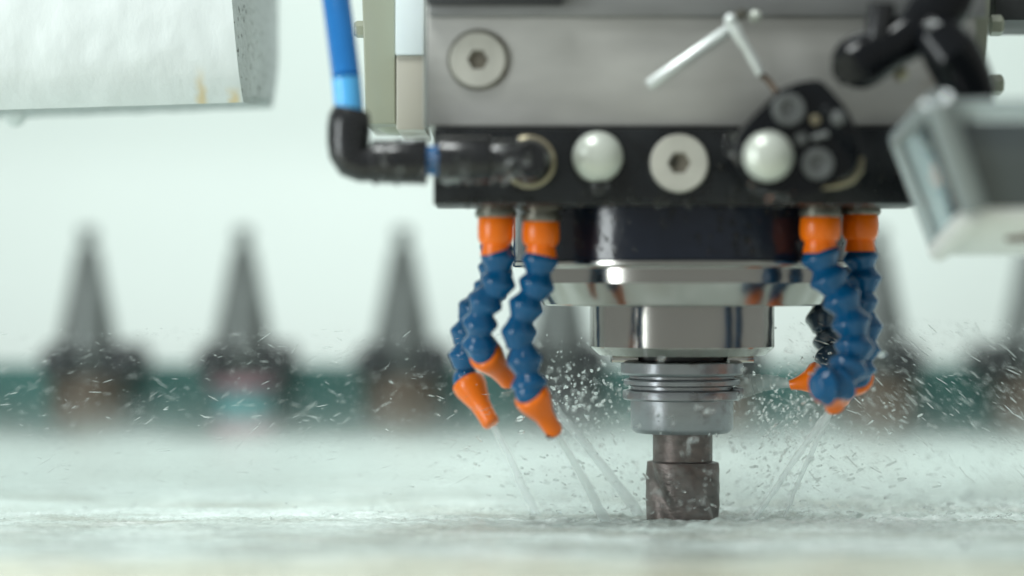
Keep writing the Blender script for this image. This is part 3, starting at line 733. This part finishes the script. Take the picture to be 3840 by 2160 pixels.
# ------------------------------------------------------------------ segmented coolant hoses
def hose(chain, nozzle, label, nutY, nut_px, mtl='hose', seg_r=66, nut=True, tip_r=32, orange=(815, 905, 952), cone=False, tail=True):
    """chain: (px,py,Y) segment ridge centres from the adapter down; nozzle: big-end and tip (px,py,Y)"""
    x0, y0, Y0 = chain[0]
    t = thing('coolant_hose', P(chain[-1][0], chain[-1][1], chain[-1][2]), label, 'coolant hose', 'segmented coolant hoses')
    if nut:
        c = P(nut_px, orange[0] - 75, nutY)
        Geo().lathe([(R(70), 0), (R(74), R(8)), (R(74), R(34)), (R(60), R(38)), (R(60), R(44)), (R(72), R(48)), (R(74), R(66)), (R(68), R(74))], c, n=12).build('nut', 'zinc', t)
        c = P(nut_px, orange[0], nutY); h1 = R(orange[1] - orange[0]); h2 = R(orange[2] - orange[0])
        s = seg_r / 66.0
        Geo().lathe([(R(60 * s), 0), (R(64 * s), R(6)), (R(66 * s), h1 * 0.45), (R(65 * s), h1 * 0.8), (R(58 * s), h1), (R(50 * s), h1 + R(5)), (R(50 * s), h1 + R(12)), (R(57 * s), h2)], c, n=36).build('adapter', 'orange', t)
    pts = [P(*q) for q in chain]
    n = len(pts)
    for k in range(n):
        a = pts[max(0, k - 1)]; b = pts[min(n - 1, k + 1)]
        d_ = (b - a).normalized()
        lp = (pts[k] - pts[k - 1]).length if k else (pts[1] - pts[0]).length
        ln = (pts[k + 1] - pts[k]).length if k < n - 1 else lp
        Rm = R(seg_r * 1.06, chain[k][2]); up = min(lp * 0.56, R(75)); dnl = min(ln * 0.56, R(75))
        prof = [(Rm * 0.60, -up), (Rm * 0.68, -up * 0.72), (Rm * 0.88, -up * 0.36), (Rm * 0.98, -up * 0.15), (Rm, -up * 0.02), (Rm * 0.985, dnl * 0.10), (Rm * 0.90, dnl * 0.30), (Rm * 0.76, dnl * 0.64), (Rm * 0.68, dnl * 0.86), (Rm * 0.66, dnl), (Rm * 0.5, dnl * 1.12)]
        Geo().lathe(prof, pts[k], axis=d_, n=36).build('hose_segment', mtl, t, ang=60)
    if nozzle:
        a = P(*nozzle[0]); b = P(*nozzle[1]); L_ = (b - a).length; Rm = R(seg_r, nozzle[0][2]) * 1.02; rt = R(tip_r, nozzle[1][2])
        prof = [(Rm * 0.82, -R(18)), (Rm * 0.97, -R(12)), (Rm, 0), (Rm * 0.97, L_ * 0.12), (Rm * 0.80, L_ * 0.30), (rt * 1.22, L_ * 0.50), (rt * 1.10, L_ * 0.70), (rt * 1.06, L_ * 0.86), (rt * 1.08, L_ * 0.94), (rt * 0.9, L_ * 0.995), (rt * 0.5, L_)]
        if cone: prof = [(Rm * 0.82, -R(18)), (Rm, -R(4)), (Rm * 0.97, L_ * 0.1), (Rm * 0.66, L_ * 0.32), (rt * 1.5, L_ * 0.62), (rt * 1.08, L_ * 0.86), (rt, L_ * 0.97), (rt * 0.5, L_)]
        Geo().lathe(prof, a, axis=b - a, n=36).build('nozzle', 'orange', t, ang=60)
        if tail:
            Geo().ball(a - (b - a).normalized() * R(22), Rm * 0.80, 28).build('hose_segment', mtl, t)
    return t

YA = -0.080
hose([(1870, 968, YA), (1868, 1058, YA), (1820, 1132, YA + .003), (1800, 1212, YA + .006), (1800, 1290, YA + .010)],
     [(1822, 1330, YA + .012), (1912, 1432, YA + .03)], 'blue segmented hose at far left with orange nozzle bent toward centre', YA, 1860, orange=(812, 905, 948), tip_r=34, seg_r=64)
hose([(2024, 978, YA), (2012, 1068, YA), (1974, 1150, YA), (1948, 1246, YA), (1968, 1352, YA), (1984, 1440, YA)],
     [(1994, 1488, YA), (2082, 1622, YA + .012)], 'straight blue segmented hose left of the spindle, second from left', YA, 2028, orange=(828, 912, 958))
hE = hose([(1864, 930, .045), (1856, 1010, .045), (1836, 1090, .045), (1778, 1165, .045), (1752, 1250, .045), (1746, 1335, .045)],
     [(1758, 1440, .045), (1845, 1594, .035)], 'rear blue hose with sharp orange nozzle low at far left', .045, 1864, orange=(800, 850, 890), seg_r=62)
hose([(3078, 962, YA), (3108, 1042, YA), (3156, 1120, YA), (3192, 1210, YA), (3204, 1300, YA), (3180, 1380, YA - .004), (3150, 1436, YA - .008), (3092, 1446, YA - .012)],
     None, 'front blue hose curving right, nearest of the right group', YA, 3076, orange=(812, 895, 940), seg_r=72)
hose([(3228, 968, YA + .02), (3240, 1042, YA + .02), (3226, 1130, YA + .02), (3244, 1230, YA + .02), (3238, 1310, YA + .018), (3222, 1375, YA + .018)],
     [(3212, 1412, YA + .024), (3150, 1500, YA + .06)], 'rightmost blue hose with orange nozzle aimed down and back', YA + .02, 3226, orange=(802, 890, 936), seg_r=64)
hF = hose([(3222, 950, .05), (3190, 1040, .04), (3112, 1124, .03), (3090, 1200, .02), (3116, 1275, .02), (3124, 1345, .01)],
     [(3064, 1424, -.03), (2962, 1444, -.025)], 'rear hose of right group, silhouette shade put in its colour, nozzle aimed left', .05, 3226, mtl='hose_silhouette', orange=(812, 870, 905), seg_r=66, tip_r=19, tail=False, cone=True)
for h_, x_, y_ in ((hE, 1864, .045), (hF, 3226, .05)):   # riser pipes up to the underside of the headstock
    a = P(x_, 745, y_); Geo().tube([a, Vector((a.x, a.y, P(0, 470, YB).z))], R(40), 16).build('riser_pipe', 'zinc', h_, origin=Vector(h_.location))
# orange cup of the front right hose, seen past its ball end
front = [o for o in col.objects if o.get('label', '').startswith('front blue hose')][0]
a = P(3106, 1446, YA + .004); b = P(3136, 1540, YA + 0.016)
Geo().lathe([(R(62), -R(10)), (R(72), 0), (R(68), R(24)), (R(44), R(62)), (R(36), R(80)), (R(35), R(112)), (R(20), R(114))], a, axis=b - a, n=36).build('nozzle', 'orange', front, ang=60)

# ------------------------------------------------------------------ coolant: jets, drops, spray, mist
def jet(a, b, r0, r1, label):
    a = P(*a); b = P(*b); pts = []; rad = []
    n = 36
    sd = random.uniform(0, 50)
    for k in range(n + 1):
        s = k / n
        p = a.lerp(b, s); p.z -= 0.006 * s * s - 0.006 * s
        w = s * 0.0012
        p += Vector((mnoise.noise(Vector((s * 9, sd, 0))) * w, mnoise.noise(Vector((s * 9, sd, 5))) * w, 0))
        pts.append(p); rad.append((r0 + (r1 - r0) * s) / S * (1 + 0.18 * mnoise.noise(Vector((s * 22, sd, 9)))))
    o = Geo().tube(pts, rad, 14).build('coolant_jet', 'jet')
    tag(o, label, 'water jet', 'coolant jets')
jet((1850, 1600, .034), (2010, 1935, .02), 12, 17, 'coolant jet from the leftmost orange nozzle')
jet((2088, 1628, YA + .013), (2275, 1965, -.03), 12, 20, 'coolant jet from the nozzle just left of the spindle, nearer stream')
jet((2092, 1545, .03), (2400, 1935, .02), 15, 22, 'coolant jet passing behind the nozzle just left of the spindle')
jet((3110, 1545, -.04), (2830, 1955, -.02), 13, 10, 'long coolant jet slanting from the right nozzles to the cutter')
jet((3112, 1552, -.035), (2945, 1935, .0), 11, 7, 'thin coolant jet beside the long slanting right jet')
jet((2966, 1440, -.01), (2775, 1452, -.0), 16, 44, 'nearly level coolant jet from right nozzle to holder flange')

def drops_mesh(name, items, m, sub=1):
    bm = bmesh.new(); bmesh.ops.create_icosphere(bm, subdivisions=sub, radius=1)
    bm.verts.index_update()
    bv = np.array([v.co[:] for v in bm.verts]); bf = np.array([[v.index for v in f.verts] for f in bm.faces]); bm.free()
    V = []; F = []
    for k, (p, r, d, st) in enumerate(items):
        d = np.array(d) / (np.linalg.norm(d) + 1e-9)
        al = bv @ d
        q = bv * r + np.outer(al, d) * r * (st - 1)
        # lumpy, not perfect spheres
        q *= (1 + 0.10 * np.sin(bv @ rng.normal(size=3) * 2 + rng.uniform(0, 6)))[:, None]
        V.append(q + np.array(p)); F.append(bf + k * len(bv))
    V = np.concatenate(V); F = np.concatenate(F)
    me = bpy.data.meshes.new(name); me.from_pydata(V.tolist(), [], F.tolist())
    me.polygons.foreach_set('use_smooth', [True] * len(F))
    me.materials.append(M[m])
    o = bpy.data.objects.new(name, me); col.objects.link(o); return o

items = []
cut = np.array([R(2560 - 1920), 0.0, ZT])
def add_drop(px, py, Y, r, d, st):
    p = P(px, py, Y)
    if p.z < ZT + 0.001: return
    # keep out of the holder and nose
    if math.hypot(p.x - cut[0], p.y) < 0.034 and p.z < -0.02: return
    if math.hypot(p.x - cut[0], p.y) < 0.052 and p.z > -0.036: return
    items.append((tuple(p), r, d, st))
def size(lo, hi, k=2.2):          # many fine drops, few big ones
    return 10 ** (lo + (hi - lo) * rng.uniform() ** k)
for k in range(4200):     # thick splash round the cutter
    px = rng.normal(2560, 430); py = 1930 - abs(rng.normal(0, 240)); Y = rng.normal(0.02, 0.05)
    d = np.array([px - 2560, rng.normal(0, 120), (1950 - py)]) + rng.normal(0, 120, 3)
    add_drop(px, py, Y, size(-4.05, -3.1, 2.8), d, rng.uniform(1.0, 4.5))
for k in range(1100):      # knot of drops left of the holder
    px = rng.normal(2190, 110); py = rng.normal(1490, 90); Y = rng.normal(0.02, 0.03)
    add_drop(px, py, Y, size(-4.1, -3.05, 2.6), rng.normal(size=3), rng.uniform(1, 3.0))
for k in range(1700):      # knot of drops right of the holder
    px = rng.normal(2930, 125); py = rng.normal(1570, 120); Y = rng.normal(0.01, 0.03)
    add_drop(px, py, Y, size(-4.1, -3.05, 2.6), rng.normal(size=3), rng.uniform(1, 3.0))
for k in range(3000):      # fine streaks flung left
    px = rng.uniform(0, 2000); py = rng.uniform(1230, 1850); Y = rng.normal(0.05, 0.08)
    add_drop(px, py, Y, size(-4.45, -3.65, 2.2), (1, 0, rng.normal(0.2, 0.45)), rng.uniform(3, 22))
for k in range(3200):      # fine streaks flung right
    px = rng.uniform(2950, 3900); py = rng.uniform(1200, 1850); Y = rng.normal(0.05, 0.07)
    add_drop(px, py, Y, size(-4.4, -3.5, 2.2), (1, 0, -0.75 + rng.normal(0, 0.3)), rng.uniform(3, 18))
for k in range(1100):      # beads dancing on the flooded surface, right
    px = rng.uniform(2760, 3900); py = rng.normal(1865, 50)
    dd = 0.1187 * S * D / max(560, (py - 1080 + rng.uniform(0, 14))) - D
    add_drop(px, py - rng.uniform(0, 22), dd, size(-3.7, -2.95, 1.6), (1, 0, 0), rng.uniform(1.2, 3.4))
for k in range(500):      # beads on the surface, left
    px = rng.uniform(0, 2400); py = rng.normal(1905, 60)
    dd = 0.1187 * S * D / (py - 1080) - D
    add_drop(px, py - rng.uniform(4, 14), dd, size(-3.9, -3.1), (1, 0, 0), rng.uniform(1, 4.5))
for px, py, Y, r in ((1060, 2050, -.2, 14), (400, 2055, -.15, 16), (3620, 2030, -.15, 34), (2480, 1345, -.07, 20), (2790, 1385, -.06, 16), (2660, 1545, -.08, 26), (2620, 1530, -.08, 20), (2470, 1560, -.06, 12), (2600, 1650, -.07, 26), (2820, 1930, -.08, 22), (2420, 1480, -.05, 12), (3040, 1400, -.05, 12), (3310, 1330, -.08, 24), (1950, 1570, .0, 20), (1955, 1620, .0, 16)):
    items.append((tuple(P(px, py, Y)), R(r * 0.62, Y), (1, 0, 0.2), 1.5))
spray = drops_mesh('coolant_spray', items, 'spray', 1)
spray['kind'] = 'stuff'; spray['label'] = 'coolant droplets flying around the cutter and over the surface'

# beads of coolant clinging to the machine faces
cling = []
def beads(n, x0, x1, y0, y1, Y, lo=4, hi=15):
    for k in range(n):
        px = rng.uniform(x0, x1); py = rng.uniform(y0, y1); r = lo + (hi - lo) * rng.uniform() ** 2.5
        cling.append((tuple(P(px, py, Y)), R(r, Y), (0, 0, 1), rng.uniform(1.0, 1.9)))
beads(120, 1640, 3400, 495, 764, YM); beads(60, 1640, 3400, 752, 768, YM, 5, 16)
for k in range(90):
    th_a = rng.uniform(-1.2, 1.2); rr = R(632); c0 = P(XC, rng.uniform(785, 975), 0)
    cling.append(((c0.x + rr * math.sin(th_a), -rr * math.cos(th_a), c0.z), R(3 + 7 * rng.uniform() ** 2), (0, 0, 1), rng.uniform(1, 1.8)))
for k in range(110):
    px = rng.uniform(1400, 1990); py = 606 + 86 * math.sin(rng.uniform(-1.2, 1.4)); 
    yy_ = YF - math.sqrt(max(0, R(84) ** 2 - R(py - 606) ** 2))
    cling.append((tuple(P(px, py, yy_)), R(3 + 9 * rng.uniform() ** 2), (0, 0, 1), rng.uniform(1, 1.6)))
cl = drops_mesh('clinging_drops', cling, 'water', 2)
cl['kind'] = 'stuff'; cl['label'] = 'small coolant beads clinging to the black bar, collar and fittings'

# drops hanging on nozzles
for a, r, lab in (((1908, 1440, YA + .03), 16, 'water drop on the tip of the far left bent nozzle'), ((2062, 1632, YA + .01), 15, 'water drop under the nozzle just left of the spindle')):
    o = Geo().ball(P(*a), R(r), 20, (1, 1, 1.1)).build('water_drop', 'water'); tag(o, lab, 'water drop', 'hanging drops')

# mist rolling over the surface: one closed box, denser near the table
def mist():
    MX, MY = 0.0, 0.23       # centre of the mist box, its object origin
    m = bpy.data.materials.new('coolant_mist'); m.use_nodes = True
    nt = m.node_tree; N = nt.nodes; L = nt.links
    N.remove(N['Principled BSDF'])
    v = N.new('ShaderNodeVolumePrincipled')
    v.inputs['Color'].default_value = (0.93, 1.0, 0.985, 1); v.inputs['Anisotropy'].default_value = 0.2
    tc = N.new('ShaderNodeTexCoord'); sp_ = N.new('ShaderNodeSeparateXYZ'); L.new(tc.outputs['Object'], sp_.inputs[0])
    fall = N.new('ShaderNodeMath'); fall.operation = 'MULTIPLY'; fall.inputs[1].default_value = -1 / 0.0090
    L.new(sp_.outputs['Z'], fall.inputs[0])
    ex = N.new('ShaderNodeMath'); ex.operation = 'EXPONENT'; L.new(fall.outputs[0], ex.inputs[0])
    nz = N.new('ShaderNodeTexNoise'); nz.inputs['Scale'].default_value = 16; nz.inputs['Detail'].default_value = 3
    L.new(tc.outputs['Object'], nz.inputs['Vector'])
    mr = N.new('ShaderNodeMapRange'); mr.inputs['From Min'].default_value = 0.35; mr.inputs['From Max'].default_value = 0.68
    mr.inputs['To Min'].default_value = 0.5; mr.inputs['To Max'].default_value = 15.0
    L.new(nz.outputs['Fac'], mr.inputs['Value'])
    mu = N.new('ShaderNodeMath'); mu.operation = 'MULTIPLY'; L.new(ex.outputs[0], mu.inputs[0]); L.new(mr.outputs[0], mu.inputs[1])
    # the low layer lies behind the cutter; a looser cloud is thrown up round the cutter itself
    gy = N.new('ShaderNodeMapRange'); gy.interpolation_type = 'SMOOTHSTEP'
    gy.inputs['From Min'].default_value = 0.04 - MY; gy.inputs['From Max'].default_value = 0.12 - MY
    L.new(sp_.outputs['Y'], gy.inputs['Value'])
    lay = N.new('ShaderNodeMath'); lay.operation = 'MULTIPLY'; L.new(mu.outputs[0], lay.inputs[0]); L.new(gy.outputs[0], lay.inputs[1])
    vm = N.new('ShaderNodeVectorMath'); vm.operation = 'SUBTRACT'; L.new(tc.outputs['Object'], vm.inputs[0]); vm.inputs[1].default_value = (0.092 - MX, 0.02 - MY, 0.012)
    vs_ = N.new('ShaderNodeVectorMath'); vs_.operation = 'MULTIPLY'; L.new(vm.outputs[0], vs_.inputs[0]); vs_.inputs[1].default_value = (1 / 0.085, 1 / 0.06, 1 / 0.034)
    ln = N.new('ShaderNodeVectorMath'); ln.operation = 'DOT_PRODUCT'; L.new(vs_.outputs[0], ln.inputs[0]); L.new(vs_.outputs[0], ln.inputs[1])
    ng = N.new('ShaderNodeMath'); ng.operation = 'MULTIPLY'; ng.inputs[1].default_value = -1; L.new(ln.outputs['Value'], ng.inputs[0])
    eg = N.new('ShaderNodeMath'); eg.operation = 'EXPONENT'; L.new(ng.outputs[0], eg.inputs[0])
    n2 = N.new('ShaderNodeTexNoise'); n2.inputs['Scale'].default_value = 55; n2.inputs['Detail'].default_value = 5; n2.inputs['Roughness'].default_value = 0.65
    L.new(tc.outputs['Object'], n2.inputs['Vector'])
    m2 = N.new('ShaderNodeMapRange'); m2.inputs['From Min'].default_value = 0.42; m2.inputs['From Max'].default_value = 0.66; m2.inputs['To Max'].default_value = 11.0
    L.new(n2.outputs['Fac'], m2.inputs['Value'])
    cl_ = N.new('ShaderNodeMath'); cl_.operation = 'MULTIPLY'; L.new(eg.outputs[0], cl_.inputs[0]); L.new(m2.outputs[0], cl_.inputs[1])
    sm = N.new('ShaderNodeMath'); sm.operation = 'ADD'; L.new(lay.outputs[0], sm.inputs[0]); L.new(cl_.outputs[0], sm.inputs[1])
    ad = N.new('ShaderNodeMath'); ad.operation = 'ADD'; ad.inputs[1].default_value = 0.02; L.new(sm.outputs[0], ad.inputs[0])
    L.new(ad.outputs[0], v.inputs['Density'])
    out = N['Material Output']
    L.new(v.outputs[0], out.inputs['Volume'])
    g = Geo().box((-0.9, -0.09, ZT + 0.004), (0.9, 0.55, -0.040))
    o = g.build('coolant_mist', m)
    o['kind'] = 'stuff'; o['label'] = 'thin coolant mist hanging low over the work surface'
mist()
for o in bpy.data.objects:
    if '_o' in o: del o['_o']
